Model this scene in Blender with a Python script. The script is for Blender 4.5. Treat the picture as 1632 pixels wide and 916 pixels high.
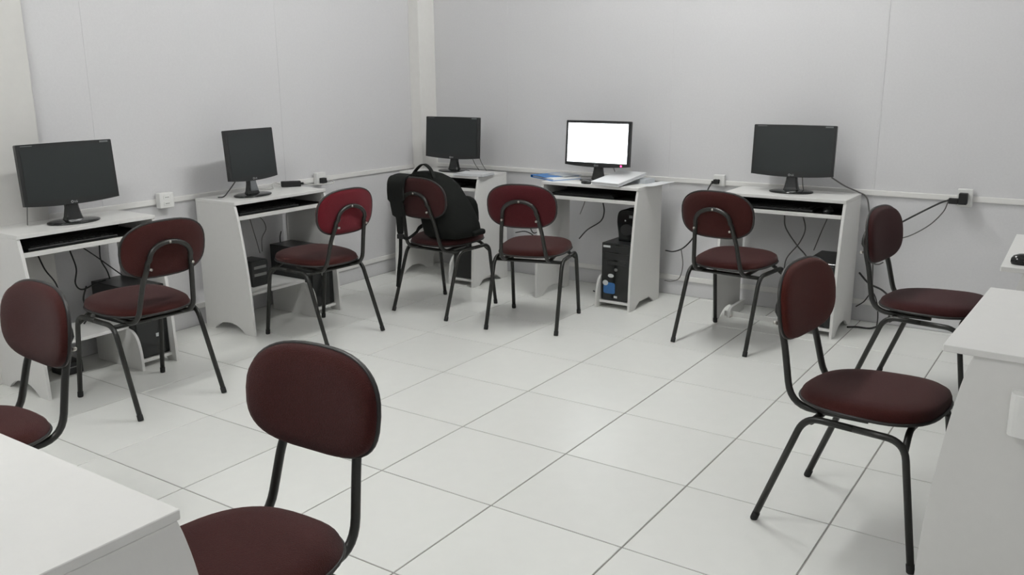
import bpy, bmesh, math, random
from mathutils import Vector, Matrix
random.seed(7)
for o in list(bpy.data.objects): bpy.data.objects.remove(o)
scene = bpy.context.scene
COL = scene.collection
PI = math.pi

# ------------------------------------------------------------------ camera
CAM_POS = Vector((2.11507, -3.24032, 1.44173))
YAW, PITCH, ROLL, FPX = 2.16716609, 0.23977563, -0.00819404, 1407.29
fw = Vector((math.cos(PITCH) * math.cos(YAW), math.cos(PITCH) * math.sin(YAW), -math.sin(PITCH)))
rt0 = Vector((math.sin(YAW), -math.cos(YAW), 0))
up0 = rt0.cross(fw)
rt = math.cos(ROLL) * rt0 + math.sin(ROLL) * up0
up = -math.sin(ROLL) * rt0 + math.cos(ROLL) * up0
cam_d = bpy.data.cameras.new('camera')
cam_d.sensor_fit = 'HORIZONTAL'
cam_d.sensor_width = 36.0
cam_d.lens = FPX / 1632 * 36.0
cam_d.clip_start = 0.02
cam = bpy.data.objects.new('camera', cam_d)
COL.objects.link(cam)
cam.matrix_world = Matrix(((rt.x, up.x, -fw.x, CAM_POS.x), (rt.y, up.y, -fw.y, CAM_POS.y),
                           (rt.z, up.z, -fw.z, CAM_POS.z), (0, 0, 0, 1)))
scene.camera = cam

# ------------------------------------------------------------------ world, lights, exposure
world = bpy.data.worlds.new('world')
scene.world = world
world.use_nodes = True
world.node_tree.nodes['Background'].inputs[0].default_value = (0.8, 0.85, 0.9, 1)
world.node_tree.nodes['Background'].inputs[1].default_value = 0.3
LAMPS = [(0.15, 0.65), (-0.25, -2.45)]        # bare-tube fluorescent fixtures on the ceiling, long side along y
LAMP_STRENGTH = 128.0                         # emission of the bare tubes
CEIL = 3.0
vs = scene.view_settings
vs.view_transform = 'Standard'
vs.look = 'None'
vs.gamma = 1.0
vs.use_curve_mapping = False
vs.exposure = 0.0

# ------------------------------------------------------------------ materials
def mat(name, col, rough=0.5, metal=0.0, spec=0.5, noise=None, bump=None, emit=None, var=0.0, coat=0.0, sheen=0.0):
    """noise=(scale, amount) mottles the colour, bump=(scale, strength) fine relief, var = per-object tint."""
    m = bpy.data.materials.new(name)
    m.use_nodes = True
    nt = m.node_tree
    b = nt.nodes['Principled BSDF']
    b.inputs['Base Color'].default_value = (*col, 1)
    b.inputs['Roughness'].default_value = rough
    b.inputs['Metallic'].default_value = metal
    b.inputs['Specular IOR Level'].default_value = spec
    if coat: b.inputs['Coat Weight'].default_value = coat
    if sheen:
        b.inputs['Sheen Weight'].default_value = sheen
    tc = nt.nodes.new('ShaderNodeTexCoord')
    src = None
    if noise:
        n = nt.nodes.new('ShaderNodeTexNoise')
        n.inputs['Scale'].default_value = noise[0]
        n.inputs['Detail'].default_value = 4
        nt.links.new(tc.outputs['Object'], n.inputs['Vector'])
        mx = nt.nodes.new('ShaderNodeMix')
        mx.data_type = 'RGBA'
        a = noise[1]
        mx.inputs[6].default_value = tuple(c * (1 - a) for c in col) + (1,)
        mx.inputs[7].default_value = tuple(min(1, c * (1 + a)) for c in col) + (1,)
        nt.links.new(n.outputs['Fac'], mx.inputs[0])
        src = mx.outputs[2]
    if var:
        oi = nt.nodes.new('ShaderNodeObjectInfo')
        mr = nt.nodes.new('ShaderNodeMapRange')
        mr.inputs[3].default_value = 1 - var
        mr.inputs[4].default_value = 1 + var
        nt.links.new(oi.outputs['Random'], mr.inputs[0])
        hs = nt.nodes.new('ShaderNodeHueSaturation')
        nt.links.new(mr.outputs[0], hs.inputs['Value'])
        if src: nt.links.new(src, hs.inputs['Color'])
        else: hs.inputs['Color'].default_value = (*col, 1)
        src = hs.outputs[0]
    if src: nt.links.new(src, b.inputs['Base Color'])
    if bump:
        n2 = nt.nodes.new('ShaderNodeTexNoise')
        n2.inputs['Scale'].default_value = bump[0]
        n2.inputs['Detail'].default_value = 3
        nt.links.new(tc.outputs['Object'], n2.inputs['Vector'])
        bp = nt.nodes.new('ShaderNodeBump')
        bp.inputs['Strength'].default_value = bump[1]
        bp.inputs['Distance'].default_value = 0.002
        nt.links.new(n2.outputs['Fac'], bp.inputs['Height'])
        nt.links.new(bp.outputs['Normal'], b.inputs['Normal'])
    if emit:
        b.inputs['Emission Color'].default_value = (*emit[0], 1)
        b.inputs['Emission Strength'].default_value = emit[1]
    return m

M = {}
M['wall'] = mat('wall_panel_grey', (0.71, 0.705, 0.715), 0.7, noise=(90, 0.04), bump=(260, 0.25))
M['strip'] = mat('wall_strip_white', (0.73, 0.725, 0.73), 0.5, noise=(40, 0.02))
M['rail'] = mat('white_rail', (0.84, 0.83, 0.81), 0.4, noise=(30, 0.02))
M['plaster'] = mat('white_plaster', (0.84, 0.83, 0.80), 0.65, noise=(25, 0.03), bump=(120, 0.2))
M['pilaster'] = mat('white_plaster_dimmed', (0.69, 0.68, 0.655), 0.65, noise=(25, 0.03), bump=(120, 0.2))  # white plaster with its colour darkened to offset the near lamp's brightness
M['ceil'] = mat('ceiling_white', (0.78, 0.78, 0.76), 0.8, noise=(10, 0.02))
M['tile'] = mat('glazed_tile', (0.855, 0.86, 0.825), 0.28, noise=(14, 0.025), var=0.02, bump=(60, 0.03))
M['grout'] = mat('grey_grout', (0.33, 0.32, 0.30), 0.9, noise=(40, 0.15))
M['lam'] = mat('white_laminate', (0.755, 0.75, 0.73), 0.42, spec=0.3, noise=(35, 0.02), bump=(180, 0.08))
M['tray'] = mat('dark_tray', (0.018, 0.017, 0.016), 0.55, noise=(50, 0.15))
M['steel'] = mat('dark_painted_tube', (0.011, 0.0112, 0.009), 0.38, noise=(60, 0.2))
M['rubber'] = mat('black_rubber', (0.012, 0.012, 0.012), 0.75, noise=(60, 0.2))
M['piping'] = mat('black_edge_trim', (0.014, 0.013, 0.012), 0.45, noise=(60, 0.2))
M['screw'] = mat('zinc_screw', (0.45, 0.43, 0.40), 0.35, metal=0.9, noise=(200, 0.1))
M['black'] = mat('black_plastic', (0.013, 0.014, 0.014), 0.35, noise=(80, 0.15), bump=(400, 0.1))
M['gloss'] = mat('gloss_black_plastic', (0.008, 0.009, 0.009), 0.12, noise=(80, 0.1))
M['screen'] = mat('dark_matte_screen', (0.012, 0.016, 0.016), 0.42, noise=(300, 0.1))
M['lit'] = mat('lit_screen', (0.8, 0.85, 0.9), 0.3, emit=((0.93, 0.97, 1.0), 2.2), noise=(10, 0.01))
M['led'] = mat('red_led', (0.8, 0.05, 0.1), 0.3, emit=((1.0, 0.03, 0.12), 9.0), noise=(10, 0.01))
M['logo'] = mat('silver_print', (0.55, 0.55, 0.55), 0.4, metal=0.3, noise=(100, 0.05))
M['dimlabel'] = mat('grey_print', (0.16, 0.17, 0.17), 0.5, noise=(100, 0.1))
M['outlet'] = mat('white_plastic', (0.83, 0.83, 0.81), 0.35, noise=(50, 0.02))
M['cable'] = mat('black_cable', (0.02, 0.02, 0.019), 0.5, noise=(50, 0.15))
M['gcable'] = mat('grey_cable', (0.13, 0.125, 0.12), 0.5, noise=(50, 0.1))
M['wcable'] = mat('white_cable', (0.62, 0.61, 0.58), 0.5, noise=(50, 0.05))
M['metalgrey'] = mat('grey_metal', (0.22, 0.22, 0.215), 0.4, metal=0.6, noise=(60, 0.1))
M['blue'] = mat('blue_plastic_folder', (0.010, 0.19, 0.56), 0.35, noise=(20, 0.1))
M['paper'] = mat('white_paper', (0.80, 0.81, 0.82), 0.7, noise=(30, 0.02))
M['greypaper'] = mat('pale_grey_paper', (0.52, 0.55, 0.58), 0.6, noise=(25, 0.06))
M['binder'] = mat('grey_white_cover', (0.74, 0.75, 0.76), 0.4, noise=(25, 0.02))
M['bag'] = mat('black_nylon', (0.0065, 0.0075, 0.0065), 0.85, spec=0.15, noise=(60, 0.3), bump=(350, 0.5))
M['strap'] = mat('black_webbing', (0.010, 0.011, 0.010), 0.85, spec=0.2, noise=(120, 0.3), bump=(300, 0.5))
M['bluestick'] = mat('blue_sticker', (0.03, 0.13, 0.33), 0.4, noise=(90, 0.25))
M['whitestick'] = mat('white_sticker', (0.62, 0.64, 0.64), 0.45, noise=(90, 0.1))
M['fixture'] = mat('white_fixture', (0.8, 0.8, 0.8), 0.4, noise=(20, 0.02))
M['tube'] = mat('glowing_tube', (0.9, 0.9, 0.9), 0.4, emit=((0.99, 1.0, 0.985), LAMP_STRENGTH), noise=(20, 0.01))

def fabric(name, col):
    m = mat(name, col, 0.95, noise=(260, 0.45), bump=(480, 1.0), sheen=0.10, spec=0.10)
    return m
FAB = {'maroon': fabric('maroon_weave', (0.046, 0.0112, 0.0098)),
       'crimson': fabric('crimson_weave', (0.118, 0.009, 0.015)),
       'wine': fabric('wine_weave', (0.072, 0.012, 0.015)),
       'dark': fabric('dark_maroon_weave', (0.043, 0.013, 0.013)),
       'rust': fabric('rust_red_weave', (0.066, 0.013, 0.0095))}

# ------------------------------------------------------------------ object helpers
def link(name, me, m=None, parent=None):
    o = bpy.data.objects.new(name, me)
    COL.objects.link(o)
    if m is not None: me.materials.append(m)
    if parent is not None: o.parent = parent
    return o
def bmobj(name, bm, m, parent=None, smooth=False):
    me = bpy.data.meshes.new(name)
    bm.normal_update()
    bm.to_mesh(me)
    bm.free()
    if smooth:
        for p in me.polygons: p.use_smooth = True
    return link(name, me, m, parent)
def empty(name, loc=(0, 0, 0), rz=0.0):
    o = bpy.data.objects.new(name, None)
    o.empty_display_size = 0.1
    COL.objects.link(o)
    o.location = loc
    o.rotation_euler = (0, 0, rz)
    return o
def tag(o, label, cat, group=None):
    o['label'] = label
    o['category'] = cat
    if group: o['group'] = group
    return o
def struct(o, label=None):
    o['kind'] = 'structure'
    if label: o['label'] = label
    return o
def copy_tree(o, parent=None):
    c = o.copy()
    COL.objects.link(c)
    if parent is not None: c.parent = parent
    for ch in list(o.children): copy_tree(ch, c)
    return c

def bx(bm, x0, x1, y0, y1, z0, z1, bev=0.0, seg=2, mtx=None):
    r = bmesh.ops.create_cube(bm, size=1.0)
    vs_ = r['verts']
    for v in vs_:
        v.co = Vector(((x0 + x1) / 2 + v.co.x * (x1 - x0), (y0 + y1) / 2 + v.co.y * (y1 - y0), (z0 + z1) / 2 + v.co.z * (z1 - z0)))
    if bev > 0:
        es = list({e for v in vs_ for e in v.link_edges})
        rr = bmesh.ops.bevel(bm, geom=es, offset=bev, segments=seg, affect='EDGES', profile=0.5)
        vs_ = list({v for f in rr['faces'] for v in f.verts} | {v for v in vs_ if v.is_valid})
    if mtx is not None:
        for v in vs_:
            if v.is_valid: v.co = mtx @ v.co
def box(name, dims, m, parent=None, bev=0.0, seg=2, smooth=False):
    bm = bmesh.new()
    bx(bm, *dims, bev=bev, seg=seg)
    return bmobj(name, bm, m, parent, smooth)

def smooth_path(pts, n=6, closed=False):
    """Catmull-Rom through pts."""
    P = [Vector(p) for p in pts]
    out = []
    N = len(P)
    for i in range(N if closed else N - 1):
        p1, p2 = P[i % N], P[(i + 1) % N]
        p0 = P[(i - 1) % N] if (closed or i > 0) else p1 * 2 - p2
        p3 = P[(i + 2) % N] if (closed or i + 2 < N) else p2 * 2 - p1
        for k in range(n):
            t = k / n
            out.append(0.5 * ((2 * p1) + (p2 - p0) * t + (2 * p0 - 5 * p1 + 4 * p2 - p3) * t * t + (3 * p1 - p0 - 3 * p2 + p3) * t ** 3))
    if not closed: out.append(P[-1])
    return out
def fillet_path(pts, r, n=6):
    """polyline with rounded corners of tangent length r (tube bends)."""
    P = [Vector(p) for p in pts]
    out = [P[0]]
    for i in range(1, len(P) - 1):
        a, b, c = P[i - 1], P[i], P[i + 1]
        rr = r[i - 1] if isinstance(r, (list, tuple)) else r
        d1 = (a - b).normalized() * min(rr, (a - b).length * 0.49)
        d2 = (c - b).normalized() * min(rr, (c - b).length * 0.49)
        for k in range(n + 1):
            t = k / n
            out.append((1 - t) ** 2 * (b + d1) + 2 * t * (1 - t) * b + t * t * (b + d2))
    out.append(P[-1])
    return out
def tube_bm(bm, path, r, sides=8, cap=True, closed=False):
    rings = []
    N = len(path)
    prev_n = None
    for i, p in enumerate(path):
        if closed: t = (path[(i + 1) % N] - path[(i - 1) % N])
        else: t = path[min(i + 1, N - 1)] - path[max(i - 1, 0)]
        t = t.normalized() if t.length > 1e-9 else Vector((0, 0, 1))
        if prev_n is None:
            a = Vector((0, 0, 1)) if abs(t.z) < 0.9 else Vector((1, 0, 0))
            nrm = t.cross(a).normalized()
        else:
            nrm = prev_n - t * prev_n.dot(t)
            nrm = nrm.normalized() if nrm.length > 1e-6 else t.orthogonal().normalized()
        prev_n = nrm
        bn = t.cross(nrm)
        rr = r[i] if isinstance(r, (list, tuple)) else r
        rings.append([bm.verts.new(p + rr * (math.cos(2 * PI * k / sides) * nrm + math.sin(2 * PI * k / sides) * bn)) for k in range(sides)])
    for i in range(N if closed else N - 1):
        a, b = rings[i], rings[(i + 1) % N]
        for k in range(sides):
            bm.faces.new((a[k], a[(k + 1) % sides], b[(k + 1) % sides], b[k]))
    if cap and not closed:
        bm.faces.new(list(reversed(rings[0])))
        bm.faces.new(rings[-1])
def tube(name, path, r, m, parent=None, sides=8, closed=False):
    bm = bmesh.new()
    tube_bm(bm, path, r, sides, closed=closed)
    bmesh.ops.recalc_face_normals(bm, faces=bm.faces)
    return bmobj(name, bm, m, parent, True)
def prism(name, poly, axis, a0, a1, m, parent=None, bev=0.0):
    """poly: 2-D outline; axis 'x': (y,z) extruded in x, 'y': (x,z) in y, 'z': (x,y) in z."""
    bm = bmesh.new()
    def P(u, v, w):
        return {'x': (w, u, v), 'y': (u, w, v), 'z': (u, v, w)}[axis]
    A = [bm.verts.new(P(u, v, a0)) for u, v in poly]
    B = [bm.verts.new(P(u, v, a1)) for u, v in poly]
    n = len(poly)
    f1 = bm.faces.new(A)
    f2 = bm.faces.new(list(reversed(B)))
    for i in range(n): bm.faces.new((A[i], B[i], B[(i + 1) % n], A[(i + 1) % n]))
    bmesh.ops.recalc_face_normals(bm, faces=bm.faces)
    if bev:
        bmesh.ops.bevel(bm, geom=[e for e in bm.edges if e.calc_face_angle(0) > 0.9 and (e in f1.edges or e in f2.edges)] if False else
                        list(f1.edges) + list(f2.edges), offset=bev, segments=1, affect='EDGES')
    bmesh.ops.triangulate(bm, faces=[f for f in bm.faces if len(f.verts) > 4])
    return bmobj(name, bm, m, parent)
def rrect(x0, x1, y0, y1, r, n=5):
    out = []
    for cx, cy, a0 in ((x1 - r, y1 - r, 0), (x0 + r, y1 - r, 90), (x0 + r, y0 + r, 180), (x1 - r, y0 + r, 270)):
        for k in range(n + 1):
            a = math.radians(a0 + 90 * k / n)
            out.append((cx + r * math.cos(a), cy + r * math.sin(a)))
    return out
def text_mesh(name, s, size, m, parent, mtx):
    cu = bpy.data.curves.new(name, 'FONT')
    cu.body = s
    cu.size = size
    cu.extrude = 0.0004
    cu.align_x = 'CENTER'
    cu.resolution_u = 3
    t = bpy.data.objects.new(name, cu)
    COL.objects.link(t)
    dg = bpy.context.evaluated_depsgraph_get()
    me = bpy.data.meshes.new_from_object(t.evaluated_get(dg))
    bpy.data.objects.remove(t)
    me.transform(mtx)
    me.name = name
    return link(name, me, m, parent)

# ------------------------------------------------------------------ room
XL, YB, XR, YF = -2.247, 2.056, 2.45, -4.0
floor = struct(box('floor', (XL - 0.1, XR + 0.1, YF - 0.1, YB + 0.1, -0.06, -0.003), M['grout']), 'large white glazed floor tiles with grey grout')
G = 0.0027
tile_cache = {}
for i in range(-5, 5):
    for j in range(-8, 5):
        x0, x1 = max(i * 0.5, XL), min((i + 1) * 0.5, XR)
        y0, y1 = max(j * 0.5, YF), min((j + 1) * 0.5, YB)
        if x1 - x0 < 0.02 or y1 - y0 < 0.02: continue
        w, d = round(x1 - x0 - 2 * G, 4), round(y1 - y0 - 2 * G, 4)
        if (w, d) not in tile_cache:
            bm = bmesh.new()
            bx(bm, -w / 2, w / 2, -d / 2, d / 2, -0.006, 0.0)
            es = [e for e in bm.edges if all(v.co.z > -0.001 for v in e.verts)]
            bmesh.ops.bevel(bm, geom=es, offset=0.0012, segments=1, affect='EDGES')
            me = bpy.data.meshes.new('tile')
            bm.to_mesh(me)
            bm.free()
            me.materials.append(M['tile'])
            tile_cache[(w, d)] = me
        t = bpy.data.objects.new('tile', tile_cache[(w, d)])
        COL.objects.link(t)
        t.location = ((x0 + x1) / 2, (y0 + y1) / 2, 0)
        t.parent = floor
struct(box('ceiling', (XL - 0.1, XR + 0.1, YF - 0.1, YB + 0.1, CEIL, CEIL + 0.08), M['ceil']), 'white ceiling')

def wall(name, label, axis, face, sign, lo, hi, seams):
    """axis = the coordinate that is constant; the wall body lies behind `face`; sign = direction into the room."""
    def D(a0, a1, d0, d1, z0, z1):           # a along wall, d = depth into room from face
        f0, f1 = sorted((face + sign * d0, face + sign * d1))
        return (f0, f1, a0, a1, z0, z1) if axis == 'x' else (a0, a1, f0, f1, z0, z1)
    w = struct(box(name, D(lo - 0.1, hi + 0.1, -0.1, -0.012, -0.05, CEIL), M['strip']), label)
    edges = [lo] + seams + [hi]
    for a0, a1 in zip(edges[:-1], edges[1:]):
        box('wall_panel', D(a0 + 0.002, a1 - 0.002, -0.012, 0, 0.115, 0.757), M['wall'], w, 0.0015, 1)
        box('wall_panel', D(a0 + 0.002, a1 - 0.002, -0.012, 0, 0.757, CEIL), M['wall'], w, 0.0015, 1)
    for s in seams:
        box('seam_strip', D(s - 0.005, s + 0.005, 0, 0.0018, 0.77, CEIL), M['wall'], w, 0.001, 1)
        box('seam_strip', D(s - 0.005, s + 0.005, 0, 0.0018, 0.13, 0.745), M['wall'], w, 0.001, 1)
    box('skirting', D(lo, hi, -0.012, -0.001, 0.0, 0.102), M['wall'], w)
    return D
D = wall('wall_left', 'pale grey panelled wall behind the two left desks', 'x', XL, 1, YF, YB, [-3.138, -1.884, -0.628, 0.626, 1.87])
struct(box('trim_1', D(YF, YB, 0.0005, 0.014, 0.742, 0.772), M['rail'], bev=0.003), 'white dado rail along the left wall')
struct(box('trim_2', D(YF, YB, 0.0005, 0.012, 0.100, 0.132), M['rail'], bev=0.003), 'white low rail along the left wall')
D = wall('wall_back', 'pale grey panelled wall behind the lit screen', 'y', YB, -1, XL, XR, [-1.5, -0.25, 1.008, 2.26])
struct(box('trim_3', D(XL + 0.015, XR, 0.0005, 0.014, 0.742, 0.772), M['rail'], bev=0.003), 'white dado rail along the far wall')
struct(box('trim_4', D(XL + 0.015, XR, 0.0005, 0.012, 0.100, 0.132), M['rail'], bev=0.003), 'white low rail along the far wall')
D = wall('wall_right', 'pale grey panelled wall on the right', 'x', XR, -1, YF, YB, [-2.5, -1.25, 0.0, 1.25])
D = wall('wall_front', 'pale grey panelled wall behind the viewer', 'y', YF, 1, XL, XR, [-1.5, -0.25, 1.0])
struct(box('trim_5', (XL + 0.0005, -2.152, 1.872, YB - 0.0005, 0.0, CEIL), M['plaster'], bev=0.004), 'white column in the room corner')
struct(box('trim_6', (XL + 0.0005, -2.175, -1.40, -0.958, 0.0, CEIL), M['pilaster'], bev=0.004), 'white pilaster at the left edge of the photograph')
struct(box('trim_7', (XL + 0.003, XL + 0.022, 0.603, 0.652, 0.135, 0.741), M['rail'], bev=0.003), 'white vertical cable conduit under the left wall rail')

for k, (lx, ly) in enumerate(LAMPS):
    t = empty('ceiling_lamp', (lx, ly, CEIL), PI / 2)
    tag(t, ['twin-tube fluorescent ceiling lamp over the far half of the room', 'twin-tube fluorescent ceiling lamp over the near half of the room'][k], 'ceiling lamp', 'ceiling lamps')
    box('housing', (-0.64, 0.64, -0.11, 0.11, -0.05, -0.001), M['fixture'], t, 0.006)
    for s in (-0.055, 0.055):
        tube('fluorescent_tube', [Vector((-0.6, s, -0.078)), Vector((0.6, s, -0.078))], 0.013, M['tube'], t, 10)
    for s in (-0.62, 0.62):
        box('tube_holder', (s - 0.018, s + 0.018, -0.085, 0.085, -0.095, -0.045), M['fixture'], t, 0.004)

# ------------------------------------------------------------------ desks
DH = 0.755
def panel_outline(depth, flare):
    """side panel seen from the side: y from the front foot (0) to the back, bulging front edge, arched foot."""
    p = [(0.0, 0.0)]
    front = [(0.0, 0.0), (0.012, 0.25), (0.032, 0.44), (0.060, 0.62), (0.078, 0.70), (0.09, DH - 0.018)]
    fl = [(a * flare / 0.09, b) for a, b in front]
    sp = smooth_path([(a, b, 0) for a, b in fl], 4)
    out = [(v.x, v.y) for v in sp]
    out += [(depth, DH - 0.018), (depth, 0.0), (depth - 0.075, 0.0)]
    y0, y1, h = 0.075, depth - 0.075, 0.052
    for k in range(1, 10):
        t = k / 10
        y = y1 + (y0 - y1) * t
        out.append((y, h * (1 - abs(2 * t - 1) ** 2.4)))
    out.append((y0, 0.0))
    return out
def make_desk(W=0.69, depth=0.42, flare=0.09, overhang=0.0, top_extra=0.0, shelf='left', tower=True, div=0.135):
    root = empty('computer_desk')
    h = W / 2
    # top board with slightly clipped front corners
    y0 = flare - overhang - 0.008
    e = h + top_extra
    prism('top_board', [(-e, depth), (-e, y0 + 0.003), (-e + 0.003, y0), (e - 0.003, y0), (e, y0 + 0.003), (e, depth)], 'z', DH - 0.018, DH, M['lam'], root, 0.0015)
    ol = panel_outline(depth, flare)
    for s in (-1, 1):
        a, b = (-h, -h + 0.016) if s < 0 else (h - 0.016, h)
        prism('side_panel', ol, 'x', a, b, M['lam'], root, 0.001)
    i0, i1 = -h + 0.0165, h - 0.0165
    # pull-out keyboard tray: dark board with a white front rail and runners
    tr = box('keyboard_tray', (i0 + 0.008, i1 - 0.008, flare + 0.012, depth - 0.04, 0.652, 0.666), M['tray'], root, 0.001, 1)
    box('tray_rail', (i0 + 0.004, i1 - 0.004, flare - 0.008, flare + 0.011, 0.650, 0.671), M['lam'], tr, 0.002)
    for s in (i0, i1 - 0.0075):
        box('runner', (s, s + 0.0075, flare + 0.02, depth - 0.05, 0.648, 0.674), M['tray'], tr)
    box('slot_light_block', (i0, i1, depth - 0.035, depth - 0.02, 0.60, DH - 0.0185), M['tray'], root)  # added dark panel, keeps light from entering the tray slot from behind
    if tower:
        # low divider with a rounded front, floor board for the computer
        pts = [(0.004, 0.0)] + [(v.x, v.y) for v in smooth_path([(0.004, 0.03, 0), (0.010, 0.10, 0), (0.028, 0.16, 0), (0.06, 0.195, 0), (0.10, 0.205, 0)], 4)] + [(depth - 0.03, 0.205), (depth - 0.03, 0.0)]
        prism('divider', pts, 'x', div, div + 0.015, M['lam'], root, 0.001)
        box('computer_shelf', (div + 0.0155, i1, 0.035, depth - 0.03, 0.03, 0.045), M['lam'], root, 0.001, 1)
        if shelf == 'left':
            box('foot_shelf', (i0, div + 0.012, 0.10, depth - 0.03, 0.206, 0.221), M['lam'], root, 0.001, 1)
    if shelf == 'floor':
        box('foot_rail', (i0, div, 0.16, 0.175, 0.0, 0.03), M['lam'], root, 0.001, 1)
        pts = [(0.12, 0.0)] + [(v.x, v.y) for v in smooth_path([(0.12, 0.015, 0), (0.127, 0.038, 0), (0.15, 0.056, 0), (0.18, 0.06, 0)], 4)] + [(depth - 0.05, 0.06), (depth - 0.05, 0.0)]
        prism('foot_block', pts, 'x', i0 + 0.03, i0 + 0.048, M['lam'], root, 0.001)
    return root

desks = {}
def put_desk(key, loc, rz, label, **kw):
    d = make_desk(**kw)
    d.location = loc
    d.rotation_euler = (0, 0, rz)
    tag(d, label, 'desk', 'white computer desks')
    desks[key] = d
    return d
put_desk('d1', (-1.765, -0.945, 0), PI / 2, 'white laminate computer desk nearest the left edge, its wide dark monitor facing right')
put_desk('d2', (-1.768, 0.238, 0), PI / 2, 'white computer desk on the left wall with the squarer monitor and black power adapter')
put_desk('d3', (-1.765, 1.482, 0), 0.0, 'white computer desk in the corner beside the white column', W=0.70)
put_desk('d4', (-0.568, 1.482, 0), 0.0, 'white computer desk carrying the lit monitor, blue folder and papers', shelf=None, div=0.10)
put_desk('d5', (0.615, 1.575, 0), 0.0, 'white computer desk on the far wall, rightmost of those with a monitor', shelf='floor')
put_desk('r1', (1.815, -0.463, 0), math.radians(-92), 'large white desk at the right edge in the foreground', W=0.73, depth=0.45, flare=0.085, overhang=0.065, top_extra=0.008, tower=False, shelf=None)
put_desk('r2', (1.812, 0.645, 0), math.radians(-88.8), 'white desk at the right edge by the far wall, black mouse on its corner', W=0.73, depth=0.45, flare=0.085, overhang=0.065, top_extra=0.008, tower=False, shelf=None)
put_desk('fl', (0.585, -2.378, 0), PI, 'white desk top in the lower left foreground corner', tower=False, shelf=None)

def L2W(key, x, y, z=0.0):
    d = desks[key]
    a = d.rotation_euler.z
    return Vector((d.location.x + x * math.cos(a) - y * math.sin(a), d.location.y + x * math.sin(a) + y * math.cos(a), z))

# ------------------------------------------------------------------ chairs
def backrest_outline(sc=1.0, n=44):
    out = []
    for k in range(n):
        a = 2 * PI * k / n
        c, s = math.cos(a), math.sin(a)
        ex = 2.0 / (2.7 if s >= 0 else 3.1)
        x = 0.200 * math.copysign(abs(c) ** ex, c)
        z = 0.120 * math.copysign(abs(s) ** ex, s)
        x *= 1.0 - 0.03 * (s if s > 0 else 0) - 0.04 * (-s if s < 0 else 0)
        out.append((x * sc, z * sc))
    return out
BACK_Z, BACK_Y = 0.720, -0.240
def back_surf(x, z, d):
    """x, z in the plane of the backrest, d = towards the sitter."""
    y = BACK_Y + d + 0.5 * x * x - 0.12 * z
    return Vector((x, y, BACK_Z + z))
def loft_pad(bm, surf, outline, layers):
    """layers: list of (scale, depth); first and last rings get closed."""
    rings = []
    for sc, d in layers:
        rings.append([bm.verts.new(surf(x * sc, z * sc, d)) for x, z in outline])
    n = len(outline)
    for a, b in zip(rings[:-1], rings[1:]):
        for k in range(n): bm.faces.new((a[k], a[(k + 1) % n], b[(k + 1) % n], b[k]))
    for ring, (sc, d) in ((rings[0], layers[0]), (rings[-1], layers[-1])):
        r2 = ring
        for q in (0.66, 0.33):
            r3 = [bm.verts.new(surf(x * sc * q, z * sc * q, d)) for x, z in outline]
            for k in range(n): bm.faces.new((r2[k], r2[(k + 1) % n], r3[(k + 1) % n], r3[k]))
            r2 = r3
        c = bm.verts.new(surf(0, 0, d))
        for k in range(n): bm.faces.new((r2[k], r2[(k + 1) % n], c))
    bmesh.ops.recalc_face_normals(bm, faces=bm.faces)
def seat_outline(n=44):
    out = []
    for k in range(n):
        a = 2 * PI * k / n
        c, s = math.cos(a), math.sin(a)
        ex = 2.0 / 2.75
        x = 0.205 * math.copysign(abs(c) ** ex, c)
        y = 0.212 * math.copysign(abs(s) ** ex, s)
        x *= 1.0 + 0.06 * s - 0.02
        out.append((x, y))
    return out
def seat_surf(x, y, d):
    return Vector((x, y + 0.03, 0.421 + d + (0.010 * (y / 0.2) if d > 0.01 else 0.004 * (y / 0.2))))
TR = 0.0112
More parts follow.
